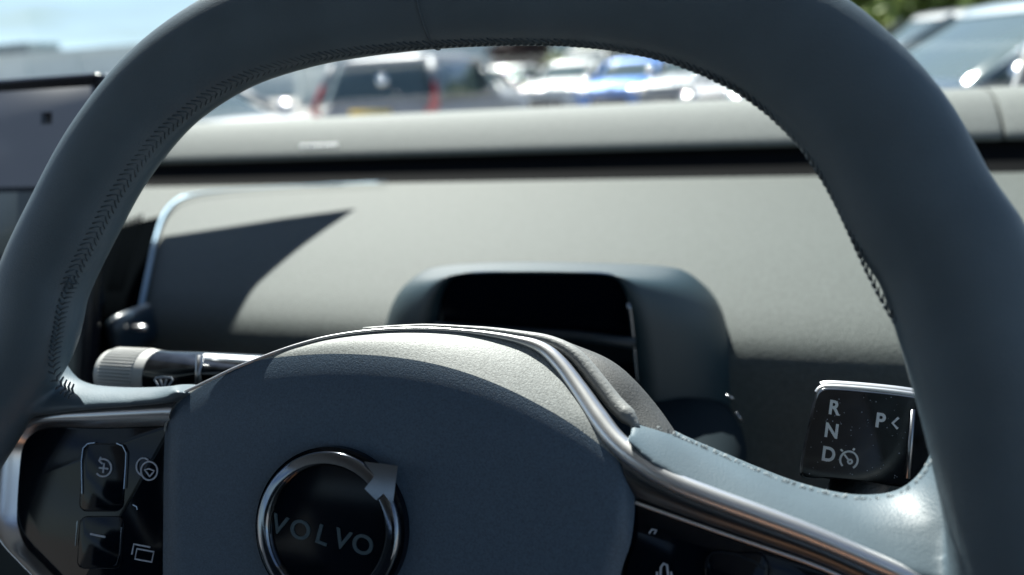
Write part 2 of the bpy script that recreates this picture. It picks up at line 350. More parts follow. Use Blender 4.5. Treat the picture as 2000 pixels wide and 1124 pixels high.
def strokes(paths, h, wd, name, m, parent, conv=None, thick=.0003):
    """flat ribbons along photo-pixel paths on a plane parallel to the wheel's"""
    mb = MB()
    for path, closed in paths:
        pts = [uv(W(x, y, h))[:2] if conv is None else conv(x, y) for x, y in path]; n = len(pts); L = []; Rr = []
        for i in range(n):
            a = pts[(i-1) % n] if (closed or i) else pts[i]; b = pts[(i+1) % n] if (closed or i < n-1) else pts[i]
            dx, dy = b[0]-a[0], b[1]-a[1]; l = math.hypot(dx, dy) or 1e-9; nx, ny = -dy/l*wd/2, dx/l*wd/2
            L.append((pts[i][0]+nx, pts[i][1]+ny)); Rr.append((pts[i][0]-nx, pts[i][1]-ny))
        rings = [[P(*L[i], h), P(*Rr[i], h), P(*Rr[i], h+thick), P(*L[i], h+thick)] for i in range(n)]
        mb.loft(rings, loop=closed)
    return mb.build(name, m, parent, smooth=False)
def arc(cx, cy, rx, ry, a0, a1, n=20): return [(cx+rx*cos(radians(a0+(a1-a0)*k/n)), cy-ry*sin(radians(a0+(a1-a0)*k/n))) for k in range(n+1)]
strokes([([(302, 742), (305, 738), (320, 736), (335, 738), (338, 742), (328, 757), (312, 757)], True), ([(313, 741), (318, 754)], False), ([(326, 741), (322, 754)], False)], HS+.0125, .0007, 'wiper_symbol', M_icon, st)
strokes([([(478, 712), (484, 706), (490, 714), (496, 706), (502, 712), (508, 707), (514, 711)], False), ([(486, 718), (500, 717)], False)], HS+.0125, .0008, 'light_symbol', M_icon, st)

gs = empty('gear_selector', W(1690, 850, HS), 'glossy black gear selector paddle marked R N D and P, right of the wheel', 'gear selector')
out = resample(crom([(1562, 925), (1566, 888), (1578, 830), (1590, 778), (1602, 760), (1625, 757), (1700, 763), (1770, 771), (1800, 778), (1818, 800), (1829, 830), (1828, 868), (1812, 915), (1790, 945), (1765, 952), (1700, 944), (1620, 936), (1575, 935)], 6, True), 90)
def inset(pts, k):
    c = np.mean(np.array(pts), axis=0); return [c+(np.array(p)-c)*k for p in pts]
paddle = MB().loft([[W(*p, HS-.020) for p in out], [W(*p, HS-.003) for p in out], [W(*p, HS-.001) for p in inset(out, .985)], [W(*p, HS) for p in inset(out, .955)]]).build('paddle', M_glossdust, gs, auto=50)
tops = [(1596, 768), (1604, 759), (1625, 756.5), (1700, 762), (1770, 770), (1802, 778), (1820, 800), (1830, 828)]
MB().tube([W(x, y, HS-.003) for x, y in crom(tops, 5)], .0011, 8).build('top_trim', M_metal, paddle)
MB().tube([W(x, y-2, HS-.012) for x, y in crom(tops[1:], 5)], .0022, 8).build('back_trim', M_metal, paddle)
MB().tube([W(1783, 800, HS+.0002), W(1772, 935, HS+.0002)], .0009, 6).build('edge_line', M_bezel, paddle)
MB().tube([W(1700, 900, HS-.018), W(1640, 1010, HS-.02), P(-.03, -.14, -.085)], .010, 14).build('arm', M_plastic, gs)
def letter(ch, cx, cy, size, rot, h, name, m, parent, ext=.0002, sx=1.0, shear=0.0, offset=0.0):
    cu = bpy.data.curves.new('t', 'FONT'); cu.body = ch; cu.size = size; cu.extrude = ext; cu.align_x = 'CENTER'; cu.align_y = 'CENTER'; cu.shear = shear; cu.offset = offset
    to = bpy.data.objects.new('t', cu); COL.objects.link(to); dg = bpy.context.evaluated_depsgraph_get(); me = bpy.data.meshes.new_from_object(to.evaluated_get(dg))
    bpy.data.objects.remove(to)
    c, s = cos(rot), sin(rot); o = W(cx, cy, h); ex_ = WU*c+WV*s; ey_ = WN.cross(ex_)
    for v in me.vertices: v.co = o + ex_*(v.co.x*sx) + ey_*v.co.y + WN*v.co.z
    return link(name, me, m, parent, smooth=False)
HL = HS+.0004; LR = radians(-6)
for ch, x, y in (('R', 1629, 798), ('N', 1624, 843), ('D', 1618, 889), ('P', 1719, 823)):
    letter(ch, x, y, .0068, LR, HL, 'letter', M_iconw, paddle, sx=.88, offset=.0002)
strokes([([(1755, 816), (1743, 827), (1753, 838)], False)], HL, .00075, 'arrow_mark', M_iconw, paddle)
strokes([(arc(1658, 899, 17, 17, -62, 222, 26), False), ([(1659, 901), (1649, 888)], False), (arc(1660, 902, 4, 4, 0, 350, 10), True), ([(1646, 882), (1642, 878)], False), ([(1666, 880), (1669, 876)], False)], HL, .00065, 'cruise_symbol', M_iconw, paddle)

rd = random.Random(3); du = MB()
for _ in range(70):
    x, y = rd.uniform(1580, 1775), rd.uniform(775, 935); c = W(x, y, HS+.0002); q_ = rd.uniform(.00006, .00022)
    du.add([c+WU*q_, c+WV*q_*rd.uniform(.5, 1.5), c-WU*q_, c-WV*q_], [(0, 1, 2, 3)])
tag(du.build('dust', M_icon, gs, smooth=False), kind='stuff')

# ------------------------------------------------------------------ steering wheel
wh = empty('steering_wheel', P(-.05, -.08, 0), 'dark leather steering wheel with round emblem filling the foreground', 'steering wheel')
RA, RB = .0200, .0132
foot = uv(EYE)
inner = [(163,597),(177,565),(207,517),(248,450),(273,378),(308,322),(350,263),(403,224),(449,189),(508,158),(596,133),(700,116),(840,97),(950,91),(1050,90),(1200,96),(1260,108),(1320,125),(1402,157),(1453,181),(1499,211),(1550,266),(1599,338),(1650,440),(1700,560),(1735,620),(1775,670),(1800,710),(1818,760)]
inner = [(167,597),(180,560),(207,510),(240,443),(273,380),(308,322),(350,266),(403,222),(449,189),(508,160),(596,133),(700,113),(840,97),(950,91),(1050,90),(1150,93),(1220,100),(1290,116),(1360,139),(1430,170),(1499,215),(1550,263),(1599,335),(1645,432),(1690,535),(1730,612),(1772,672),(1800,712),(1818,760)]
iu = resample([uv(W(x, y))[:2] for x, y in inner], 60)
for _ in range(6): iu = [iu[0]]+[(iu[i-1]+2*iu[i]+iu[i+1])/4 for i in range(1, len(iu)-1)]+[iu[-1]]
cl = []; nrm = []
for i, p in enumerate(iu):
    a = iu[max(i-1, 0)]; b = iu[min(i+1, len(iu)-1)]; t = (b-a)/np.linalg.norm(b-a); nn = np.array([-t[1], t[0]])
    tt = ((p[0]-foot[0])*nn[0]+(p[1]-foot[1])*nn[1])/foot[2]
    wv = sqrt(RA**2+(RB*tt)**2); cl.append(p+nn*wv); nrm.append(nn)
e0, e1 = cl[0], cl[-1]
low = [(e1[0]+.006, e1[1]-.05), (e1[0]+.001, e1[1]-.10), (.118, -.160), (.075, -.195), (.01, -.212), (-.06, -.213), (-.13, -.208), (-.185, -.185), (-.222, -.150), (-.236, -.115), (-.232, -.082), (-.216, -.052), (e0[0]-.004, e0[1]-.022)]
loop = resample(crom([*cl[::4], *low], 8, True)+[cl[0]], 200)[:-1]
rim = MB(); rings = []
for i, p in enumerate(loop):
    a = loop[i-1]; b = loop[(i+1) % len(loop)]; t = (b-a)/np.linalg.norm(b-a); nn = np.array([-t[1], t[0]])
    rings.append([P(p[0]+nn[0]*RA*cos(k), p[1]+nn[1]*RA*cos(k), RB*sin(k)) for k in np.linspace(0, 2*pi, 28, endpoint=False)])
rim.loft(rings, loop=True)
def strip(top, bot, b, h=0.0, n=40, hb=0.0, depth=0.0):
    T = resample(crom([uv(W(x, y, h))[:2] for x, y in top], 6), n); Bt = resample(crom([uv(W(x, y, h+hb))[:2] for x, y in bot], 6), n)
    rg = []
    for i in range(n):
        c = (T[i]+Bt[i])/2; d = (T[i]-Bt[i])/2
        rg.append([P(c[0]+d[0]*math.copysign(abs(cos(k))**.85, cos(k)), c[1]+d[1]*math.copysign(abs(cos(k))**.85, cos(k)), h+hb*(1-cos(k))/2-depth*(.5)+ b*math.copysign(abs(sin(k))**.75, sin(k))) for k in np.linspace(0, 2*pi, 20, endpoint=False)])
    return rg
# spokes: leather between the opening's lower edge and the metal strip
sl1 = strip([(70, 640), (118, 706), (140, 735), (165, 748), (200, 754), (262, 757), (330, 755), (372, 750)], [(-60, 838), (-30, 833), (20, 822), (80, 812), (160, 802), (260, 794), (330, 787), (372, 768)], .0085, h=-.018, hb=.014, n=50)
rim.loft(sl1)
sr1 = strip([(1238, 815), (1290, 828), (1340, 852), (1400, 878), (1480, 912), (1560, 942), (1640, 962), (1700, 966), (1752, 957), (1790, 930), (1815, 890), (1828, 830), (1860, 740)], [(1228, 862), (1270, 905), (1332, 944), (1402, 978), (1494, 1012), (1594, 1050), (1694, 1092), (1785, 1132), (1900, 1160), (1960, 1120), (1985, 1040), (1995, 960), (1990, 850)], .0085, h=-.026, hb=.022, n=60)
rim.loft(sr1)
ro = rim.build('rim', M_leather, wh)
m = ro.modifiers.new('remesh', 'REMESH'); m.mode = 'VOXEL'; m.voxel_size = .0011; m.use_smooth_shade = True
m = ro.modifiers.new('smooth', 'SMOOTH'); m.factor = .5; m.iterations = 12
# stitching on the inner side of the rim
stt = MB(); L2 = resample(cl, 170); N2 = resample(nrm, 170)
def rimp(p, nn, ang, extra=.0004): return P(p[0]-nn[0]*(RA+extra)*cos(ang), p[1]-nn[1]*(RA+extra)*cos(ang), (RB+extra)*sin(ang))
for i in range(2, 166):
    cc_ = .06+.42*max(0, 1-i/95)+random.uniform(-.015, .015)
    p, nn = L2[i], N2[i]/np.linalg.norm(N2[i]); q, qn = L2[i+1], N2[i+1]/np.linalg.norm(N2[i+1])
    for sg in (0, 1):
        a0, a1 = (cc_+.02, cc_+.17) if sg else (cc_-.02, cc_-.17)
        pa = rimp(q, qn, a0-.02, .0001); pb = rimp((p+q)/2, (nn+qn)/2, (a0+a1)/2, .0002); pc = rimp(p, nn, a1, .0)
        stt.tube([pa, pb, pc], [.00024, .00036, .00024], 6)
stt.build('stitching', M_thread, wh)
# corner stitching, following the opening edge onto the left spoke
sc_ = MB(); e = resample([uv(W(x, y))[:2] for x, y in crom([(182, 560), (163, 600), (153, 655), (146, 708), (152, 735), (178, 752)], 6)], 24)
for i in range(23):
    a, b = e[i], e[i+1]; t = (b-a)/np.linalg.norm(b-a); nn = np.array([t[1], -t[0]])
    for d0, d1 in ((.003, .0062), (.0036, .0005)):
        sc_.tube([P(*(b+nn*d0), .0066), P(*((a+b)/2+nn*(d0+d1)/2), .0072), P(*(a+nn*d1), .0062)], [.0003, .00045, .0003], 6)
sc_.build('corner_stitching', M_thread, wh)
fz = MB(); e = resample([uv(W(x, y))[:2] for x, y in crom([(1283, 828), (1340, 852), (1400, 878), (1480, 912), (1560, 942), (1640, 962), (1700, 966), (1752, 957), (1790, 930), (1815, 890)], 6)], 150)
for i in range(149):
    if random.random() < .3: continue
    a, b = e[i], e[i+1]; t = (b-a)/np.linalg.norm(b-a); nn = np.array([-t[1], t[0]])
    k = random.uniform(-.0012, -.0002); s = (b-a)*random.uniform(-.6, 1.4)
    fz.tube([P(*(a-nn*.0014), -.000), P(*(a+nn*k+s*.4), random.uniform(-.0005, .001)), P(*(a-nn*.001+s), -.001)], [.0002, random.uniform(.00015, .00028), .00015], 5)
fz.build('spoke_stitching', M_fuzz, wh)
# seam across the rim near the top
k = min(range(len(L2)), key=lambda i: (L2[i][0]-uv(W(835, 60))[0])**2+(L2[i][1]-uv(W(835, 60))[1])**2 if L2[i][1] > 0 else 9)
p, nn = L2[k], N2[k]/np.linalg.norm(N2[k]); tq = np.array([nn[1], -nn[0]])
MB().tube([P(*(p+tq*(.003*cos(a_)) - nn*(RA+.0000)*cos(a_)), (RB+.0000)*sin(a_)) for a_ in np.linspace(-.6, pi, 30)], .0005, 6).build('seam', M_thread, wh)

# hub cover -------------------------------------------------------------
def gap_h(h0, a, b, k): return h0 - k*max(0, uv(W(*a, 0))[1]-uv(W(*b, 0))[1])
crease = resample(crom([(322, 845), (332, 812), (352, 784), (385, 760), (430, 733), (500, 706), (590, 694), (690, 692), (800, 702), (900, 725), (1000, 764), (1100, 818), (1170, 868), (1212, 905), (1236, 945)], 8), 90)
silh = resample(crom([(320, 838), (329, 804), (348, 777), (384, 757), (440, 727), (500, 703), (570, 678), (650, 658), (740, 646), (840, 643), (930, 650), (1010, 664), (1065, 682), (1105, 716), (1140, 765), (1172, 820), (1200, 870), (1222, 900), (1240, 935)], 8), 260)
HC = -.006
cr3 = [W(p[0], p[1], HC) for p in crease]
# pair crease points with silhouette points by direction from the hub centre
S = np.array(silh); sil = []
ctr = np.array([760, 1150.])
angS = np.arctan2(-(S[:, 1]-ctr[1]), S[:, 0]-ctr[0])
for p in crease:
    an = atan2(-(p[1]-ctr[1]), p[0]-ctr[0]); j = int(np.argmin(abs(angS-an))); sil.append(S[j])
si3 = []
for c_, s_ in zip(crease, sil):
    g = math.dist(uv(W(*c_, 0))[:2], uv(W(*s_, 0))[:2]); si3.append(W(s_[0], s_[1], HC-.95*g))
pad = MB(); rows = []
left = [(322, 845), (320, 900), (319, 1000), (318, 1124), (318, 1300), (330, 1420)]
right = [(1236, 945), (1240, 990), (1232, 1060), (1212, 1124), (1180, 1300), (1150, 1420)]
lp = resample(crom(left, 6), 30); rp = resample(crom(right, 6), 30)
NR = 40
for j in range(NR):
    s = (j/(NR-1))**1.6; row = []
    li = lp[min(29, int(round(s*29)))]; l_ = np.array([np.interp(s*29, range(30), [q_[k] for q_ in lp]) for k in (0, 1)]); r_ = np.array([np.interp(s*29, range(30), [q_[k] for q_ in rp]) for k in (0, 1)])
    for i, c_ in enumerate(crease):
        x = np.interp(i, [0, 89], [0, 1]); base0 = crease[0]*(1-x)+crease[-1]*x; base = l_*(1-x)+r_*x
        off = (c_-base0)*(1-s)**1.3; px = base+off
        c_uv = uv(W(*c_, 0)); p_uv = uv(W(*px, 0)); d = c_uv[1]-p_uv[1]
        dd = min(1, max(0, d)/.022); e_ = min(1, min(i, 89-i)/5)
        h = HC+.0040*(1-(1-dd)**2.0) - .003*(1-e_)**2
        row.append(W(px[0], px[1], h))
    rows.append(row)
pad_o = pad.loft(rows, closed=False).build('airbag_cover', M_pad, wh)
bt = MB(); rws = []
for k in range(8):
    t = k/7; rws.append([c_.lerp(s_, t)+WN*(.0006*sin(pi*t)*min(1, (c_-s_).length/.01))+WV*(.0009*sin(pi*t)*min(1, (c_-s_).length/.01)) for c_, s_ in zip(cr3, si3)])
rws.append([s_-WN*.006 for s_ in si3]); bt.loft(rws, closed=False).build('crown', M_crown, wh)
MB().loft([[P(-.125, -.06, -.012), P(.04, -.06, -.012), P(.04, -.15, -.012), P(-.125, -.15, -.012)], [P(-.12, -.05, -.045), P(.03, -.05, -.045), P(.03, -.15, -.045), P(-.12, -.15, -.045)]]).build('hub_core', M_plastic, wh, bevel=.004)
# metal strip along the top of the hub and down the right spoke
def hs(x, y):   # depth of the strip: follows the crown's edge over the hub, comes level with the spoke
    if x < 360: return -.004
    if x > 1240: return -.004
    q_ = np.array([x, y]); j = int(np.argmin(np.linalg.norm(np.array(sil)-q_, axis=1))); return uv(si3[j])[2]
def path3(pts, n=5, smooth=40, dh=0.0):
    pp = crom(pts, n); H = [hs(*p) for p in pp]
    for _ in range(smooth): H = [H[0]]+[(H[i-1]+2*H[i]+H[i+1])/4 for i in range(1, len(H)-1)]+[H[-1]]
    return pp, [W(p[0], p[1], h+dh) for p, h in zip(pp, H)]
pp, p3 = path3([(40, 815), (110, 803), (180, 796), (270, 789), (325, 782), (365, 766), (410, 745), (460, 721), (520, 697), (580, 676), (650, 658), (740, 646), (840, 643), (930, 650), (1010, 664), (1060, 682), (1097, 715), (1134, 765), (1170, 818), (1205, 862), (1250, 900), (1310, 936), (1390, 969), (1480, 1002), (1580, 1040), (1680, 1082), (1780, 1126), (1860, 1165)])
rad = [float(np.interp(p[0], [0, 300, 900, 1010, 1080, 1170, 1300, 1600, 1900], [.0006, .0006, .0006, .0013, .0028, .0036, .0030, .0026, .0024])) for p in pp]
MB().tube([p+WN*.0012 for p in p3], rad, 14).build('metal_strip', M_metal, wh)
pp, p3 = path3([(700, 643), (780, 638), (840, 637), (930, 643), (1010, 655), (1070, 668), (1118, 694), (1160, 742), (1198, 790), (1226, 818), (1240, 836)])
MB().tube([p-WN*.0038 for p in p3], [float(np.interp(p[0], [0, 900, 1080, 1150, 1222, 1240], [.0006, .001, .0024, .0030, .0030, .0012])) for p in pp], 12).build('ridge', M_ridge, wh)
# grained rear cover, seen right of the strip
in_ = resample([(1040, 664), (1100, 686), (1150, 728), (1190, 775), (1225, 815), (1290, 850), (1340, 890)], 24)
ou_ = resample(crom([(1050, 660), (1105, 672), (1160, 688), (1205, 712), (1245, 748), (1285, 795), (1318, 842), (1345, 885)], 5), 24)
hh = [hs(*a)-.0015 for a in in_]
hh = [h if a[0] < 1200 else None for h, a in zip(hh, in_)]; lst = [h for h in hh if h is not None][-1]; hh = [lst if h is None else h for h in hh]
for _ in range(12): hh = [hh[0]]+[(hh[i-1]+2*hh[i]+hh[i+1])/4 for i in range(1, 23)]+[hh[-1]]
MB().loft([[W(*a, h).lerp(W(*b, h-.010), t)+WV*(.002*sin(pi*t)) for a, b, h in zip(in_, ou_, hh)] for t in (0, .2, .4, .6, .8, 1)]+[[W(*b, h-.010)-WN*.02-WV*.004 for b, h in zip(ou_, hh)]], closed=False).build('rear_cover', mat('rear_grain', (.06, .064, .066), .6, bump=.2, bscale=1700, mottle=.3, mscale=1300), wh)
# bezels
def band(out, inn, h0, h1, bulge, name, m_, n=60):
    A_ = resample(crom(out, 6), n); B_ = resample(crom(inn, 6), n)
    MB().loft([[W(*a, h0).lerp(W(*b, h1), t)+WN*(bulge*sin(pi*t)) for a, b in zip(A_, B_)] for t in np.linspace(0, 1, 9)], closed=False).build(name, m_, wh)
PL = [(338, 834), (200, 838), (110, 836), (70, 846), (46, 872), (38, 920), (33, 1000), (36, 1030), (52, 1066), (80, 1095), (112, 1130), (150, 1190)]
band([(345, 786), (200, 794), (110, 802), (40, 818), (0, 850), (-22, 900), (-30, 980), (-22, 1030), (0, 1062), (40, 1105), (80, 1145), (120, 1200)], PL, -.005, -.009, .003, 'left_bezel', mat('left_bezel_metal', (.55, .55, .56), .27, metal=1))
PR = [(1238, 981), (1300, 1003), (1400, 1038), (1500, 1072), (1580, 1100), (1650, 1130), (1760, 1185)]
band([(1205, 866), (1250, 905), (1330, 950), (1440, 993), (1560, 1038), (1680, 1088), (1820, 1155)], PR, -.006, -.009, .0025, 'right_bezel', mat('right_bezel_metal', (.13, .14, .15), .3, metal=1))
MB().tube([W(*p, -.0075) for p in crom(PR, 5)], .00065, 8).build('panel_edge', M_metal, wh)
# button panels
def plate(poly, h, th, name, m_, parent, bevel=.0008, smooth_=0):
    pts = crom(poly, smooth_, True) if smooth_ else poly
    return MB().loft([[W(*p, h-th) for p in pts], [W(*p, h) for p in pts]]).build(name, m_, parent, bevel=bevel, bseg=3, auto=30)
bl = plate([*[tuple(p) for p in crom(PL, 3)], (200, 1260), (322, 1260), (321, 1050), (322, 870), (330, 834)], -.0085, .01, 'left_button_panel', M_gloss, wh)
br = plate([(1238, 984), (1300, 1006), (1400, 1041), (1500, 1075), (1580, 1103), (1650, 1133), (1700, 1160), (1650, 1300), (1200, 1300), (1222, 1110), (1234, 1040)], -.0088, .01, 'right_button_panel', M_gloss, wh)
def rr(x0, y0, x1, y1, r, sh=0.0, n=5):
    o = []
    for cx_, cy_, a in ((x1-r, y0+r, 90), (x0+r, y0+r, 180), (x0+r, y1-r, 270), (x1-r, y1-r, 360)):
        for k in range(n+1):
            t = radians(a-90+0+90*k/n); o.append((cx_+r*cos(t)-sh*(cy_-r*sin(t)-y0), cy_-r*sin(t)))
    return o
plate(rr(162, 866, 248, 1000, 16, .06), -.0081, .004, 'plus_button', M_gloss, bl, bevel=.0006)
plate(rr(156, 1008, 244, 1112, 16, .06), -.0081, .004, 'minus_button', M_gloss, bl, bevel=.0006)
plate(rr(1375, 1078, 1500, 1200, 26, -.02), -.0075, .004, 'right_button', M_gloss, br, bevel=.0007)
HB = -.0079
strokes([([(161, 965), (160, 900), (163, 876), (172, 867), (186, 865)], False), ([(228, 866), (240, 871), (247, 885), (246, 910), (243, 955)], False), ([(152, 1018), (148, 1066)], False), ([(238, 1030), (234, 1085), (228, 1102), (222, 1106)], False), ([(260, 986), (268, 990), (269, 996)], False)], HB-.0001, .0004, 'button_glints', M_dchrome, bl)  # broken ribbons painting the highlights along the button edges
strokes([([(1378, 1110), (1382, 1090), (1392, 1080), (1412, 1078), (1440, 1084), (1470, 1096), (1495, 1112)], False)], -.0073, .0006, 'button_glints', M_dchrome, br)  # ribbon painting the highlight on this button's upper edge
strokes([(arc(202, 914, 16, 17, -140, 118, 24), False), ([(198, 893), (194, 900), (201, 906)], False), ([(204, 905), (202, 924)], False), ([(194, 914), (212, 916)], False)], HB, .0006, 'reset_symbol', M_icon, bl)
strokes([(arc(292, 920, 16, 18, 0, 345, 26), True), (arc(281, 912, 14, 17, 50, 255, 18), False), ([(283, 918), (292, 916), (302, 920), (298, 925), (293, 931), (288, 924)], True)], HB-.0004, .00055, 'wheel_symbol', M_icon, bl)
strokes([([(177, 1043), (206, 1049)], False)], HB, .0007, 'minus_symbol', M_icon, bl)
strokes([([(268, 1072), (301, 1078), (297, 1098), (264, 1092)], True), ([(258, 1083), (262, 1063), (294, 1069)], False)], HB-.0004, .00055, 'window_symbol', M_icon, bl)
strokes([([(1290, 1124), (1291, 1108), (1296, 1101), (1303, 1104), (1305, 1124)], False), ([(1283, 1117), (1284, 1130)], False), ([(1311, 1117), (1312, 1130)], False)], -.0082, .0006, 'voice_symbol', M_icon, br)
strokes([([(1268, 1042), (1274, 1034), (1282, 1036), (1278, 1043)], False)], -.0082, .0005, 'phone_symbol', M_icon, br)
# emblem -------------------------------------------------------------------
HE = .0035
c_ = np.array(uv(W(636, 1034, HE))[:2]); rl = abs(uv(W(499, 1040, HE))[0]-c_[0]); re_ = rl
emb = MB(); NRG = 96
def circ(r, h, ee=1.0): return [P(c_[0]+r*cos(t), c_[1]+r*ee*sin(t), h) for t in np.linspace(0, 2*pi, NRG, endpoint=False)]
EY = (uv(W(640, 881, HE))[1]-c_[1])/rl
MB().loft([circ(re_, HE-.004, EY), circ(re_, HE-.0005, EY), circ(re_*.985, HE+.0004, EY), circ(re_*.95, HE+.0008, EY), circ(re_*.84, HE+.0008, EY), circ(re_*.815, HE, EY), circ(re_*.80, HE-.0022, EY)], caps=False).build('emblem_ring', M_dchrome, pad_o, auto=50)
MB().loft([circ(re_*.81, HE-.0022, EY), circ(re_*.81, HE-.0014, EY)]).build('emblem_disc', M_gloss, pad_o, auto=30)
MB().loft([circ(re_*1.06, HE-.0045, EY), circ(re_*1.05, HE-.0015, EY), circ(re_*1.0, HE-.0015, EY)], caps=False).build('emblem_surround', M_gloss, pad_o, auto=30)
plate([(711, 902), (777, 910), (767, 988), (749, 964), (735, 978), (712, 955), (731, 930)], HE+.0016, .003, 'emblem_arrow', M_dchrome, pad_o, bevel=0)
M_letter = mat('emblem_letter', (.05, .085, .105), .4)
for ch, x, y in (('V', 545, 1027), ('O', 586, 1037), ('L', 629, 1047), ('V', 668, 1056), ('O', 708, 1066)):
    letter(ch, x, y, .0088, radians(-12), HE-.0012, 'letter', M_letter, pad_o, sx=1.12, offset=.0001)

# ------------------------------------------------------------------ outside: setting
def noise_mat(name, c0, c1, scale, rough=.9, bump=0.0):
    m = bpy.data.materials.new(name); m.use_nodes = True; t = m.node_tree; b = t.nodes['Principled BSDF']; b.inputs['Roughness'].default_value = rough
    tcn = t.nodes.new('ShaderNodeTexCoord'); n = t.nodes.new('ShaderNodeTexNoise'); n.inputs['Scale'].default_value = scale; n.inputs['Detail'].default_value = 6
    r = t.nodes.new('ShaderNodeValToRGB'); r.color_ramp.elements[0].position = .35; r.color_ramp.elements[1].position = .68
    r.color_ramp.elements[0].color = (*c0, 1); r.color_ramp.elements[1].color = (*c1, 1)
    t.links.new(tcn.outputs['Object'], n.inputs['Vector']); t.links.new(n.outputs['Fac'], r.inputs['Fac']); t.links.new(r.outputs['Color'], b.inputs['Base Color'])
    return m
MB().box((0, 600, -.05), (3000, 3000, .1)).build('ground', noise_mat('pale_bounce_paving', (.13, .13, .128), (.19, .19, .185), 3), None, smooth=False)['kind'] = 'structure'  # paving made pale so sunlight bounces up onto the shaded walls
mk = MB()
for k in range(-8, 9): mk.box((k*2.6-6, 24, .004), (.1, 4.8, .004))
for k in range(-8, 9): mk.box((k*2.6-6, 11.5, .004), (.1, 4.8, .004))
mk.build('parking_marking', mat('road_paint', (.7, .7, .68), .7), None, smooth=False)['kind'] = 'structure'
MB().box((-10, 46, .06), (90, 6, .12)).build('pavement', mat('paving', (.35, .34, .32), .9), None)['kind'] = 'structure'

M_clad = mat('pale_cladding', (.82, .86, .83), .6, mottle=.06, mscale=.5)
M_clad2 = mat('grey_cladding', (.80, .85, .84), .6, mottle=.06, mscale=.5)
M_dwin = mat('dark_window', (.02, .03, .035), .08)
def building(name, x0, x1, y0, y1, h, m_, label, bays, win=None, parapet=True):
    b = empty(name, ((x0+x1)/2, y0, 0), label, 'building')
    MB().box(((x0+x1)/2, (y0+y1)/2, h/2), (x1-x0, y1-y0, h)).build('wall', m_, b, smooth=False)
    MB().box(((x0+x1)/2, (y0+y1)/2, h+.2), (x1-x0+.5, y1-y0+.5, .42)).build('roof', M_clad2, b, smooth=False)
    for k in range(bays+1):
        x = x0+(x1-x0)*k/bays; MB().box((x, y0-.12, h/2), (.35, .24, h-.01)).build('pilaster', M_clad2, b, smooth=False)
    for k in range(bays):
        if win and k % win == 0:
            x = x0+(x1-x0)*(k+.5)/bays; wdt = (x1-x0)/bays*.55
            f = MB().box((x, y0-.03, 1.6), (wdt, .1, 2.4)).build('window', M_dwin, b, smooth=False)
    return b
building('retail_building', -30, -7, 46+3, 70, 9, M_clad, 'pale clad building with vertical pilasters behind the parked cars', 9)
far = building('low_building', -125, -48, 80, 100, 6.5, M_clad2, 'long low grey building at the far left under the sky', 10, 2)
MB().box((-93, 84, 7.5), (11, 5, 1.5)).build('roof_unit', mat('roof_unit', (.12, .16, .18), .7), far, smooth=False)

def foliage(name, c, d, n, mat_, parent, seed=0, leaf=.16):
    rnd = random.Random(seed); mb = MB()
    cl_ = [(Vector((rnd.gauss(0, .45), rnd.gauss(0, .45), rnd.gauss(0, .42)))) for _ in range(26)]
    for _ in range(n):
        q_ = rnd.choice(cl_); p = Vector((rnd.gauss(0, .16), rnd.gauss(0, .16), rnd.gauss(0, .14)))+q_
        if p.length > 1.25: continue
        p = Vector((c[0]+p.x*d[0], c[1]+p.y*d[1], c[2]+p.z*d[2])); a = Vector((rnd.gauss(0, 1), rnd.gauss(0, 1), rnd.gauss(0, 1))).normalized(); b = a.orthogonal().normalized()
        s = leaf*rnd.uniform(.6, 1.4); k = a.cross(b)
        mb.add([p+b*s, p+k*s*.5, p-b*s, p-k*s*.5], [(0, 1, 2, 3)])
    return mb.build(name, mat_, parent, smooth=False)
def leafmat(n, a, b):
    m = noise_mat(n, a, b, 1.2, .6); return m
L1 = leafmat('leaf_olive', (.14, .19, .05), (.32, .38, .10)); L2m = leafmat('leaf_dark', (.05, .10, .06), (.12, .19, .09)); L3 = leafmat('leaf_copper', (.05, .035, .035), (.10, .06, .06)); M_bark = mat('bark', (.10, .08, .06), .9)
def gpos(px, dist):
    r = ray(px, 150); d = Vector((r.x, r.y, 0)).normalized(); return d*dist
def tree(px, dist, h, rad_, m_, label, seed, cz=.62, cv=.34):
    g = gpos(px, dist); t = empty('tree', g, label, 'tree', 'trees beyond the car park')
    tb = MB().tube([g, g+Vector((.05, 0, h*.3)), g+Vector((.1, .1, h*.62))], [.16, .12, .06], 8)
    for k in range(5):
        a = k*1.26; tb.tube([g+Vector((.06, .03, h*(.35+.04*k))), g+Vector((cos(a)*rad_*.5, sin(a)*rad_*.5, h*(.62+.03*k)))], [.06, .025], 6)
    tb.build('trunk', M_bark, t); foliage('crown', g+Vector((0, 0, h*cz)), (rad_, rad_, h*cv), 4200, m_, t, seed, .15+.05*rad_/2)
tree(1020, 42, 3.3, 1.5, L3, 'small dark copper coloured tree before the pale building', 1)
tree(1250, 40, 4.6, 1.9, L2m, 'dark green tree right of the pale building', 3, .5, .46)
tree(1330, 38, 7, 3.2, L2m, 'dark green tree behind the grey cars, half hidden by the wheel rim', 4)
tree(1700, 24, 5, 2.6, L1, 'yellow green tree left of the dark car on the right', 5, .48, .46)
tree(1815, 22, 5.4, 3.0, L1, 'yellow green tree above the roof of the dark car', 6, .5, .46)
tree(1940, 25, 6, 3.2, L2m, 'darker green tree at the far right edge of the photo', 7, .5, .46)
tree(1600, 30, 8, 3.4, L2m, 'green tree hidden mostly behind the upper right rim', 8)
hd = gpos(1130, 40); hedge = empty('hedge', hd, 'low olive green clipped hedge behind the white cars', 'hedge')
foliage('leaves', hd+Vector((0, 0, 1.4)), (1.7, .7, 1.1), 3500, L1, hedge, 11, .12)

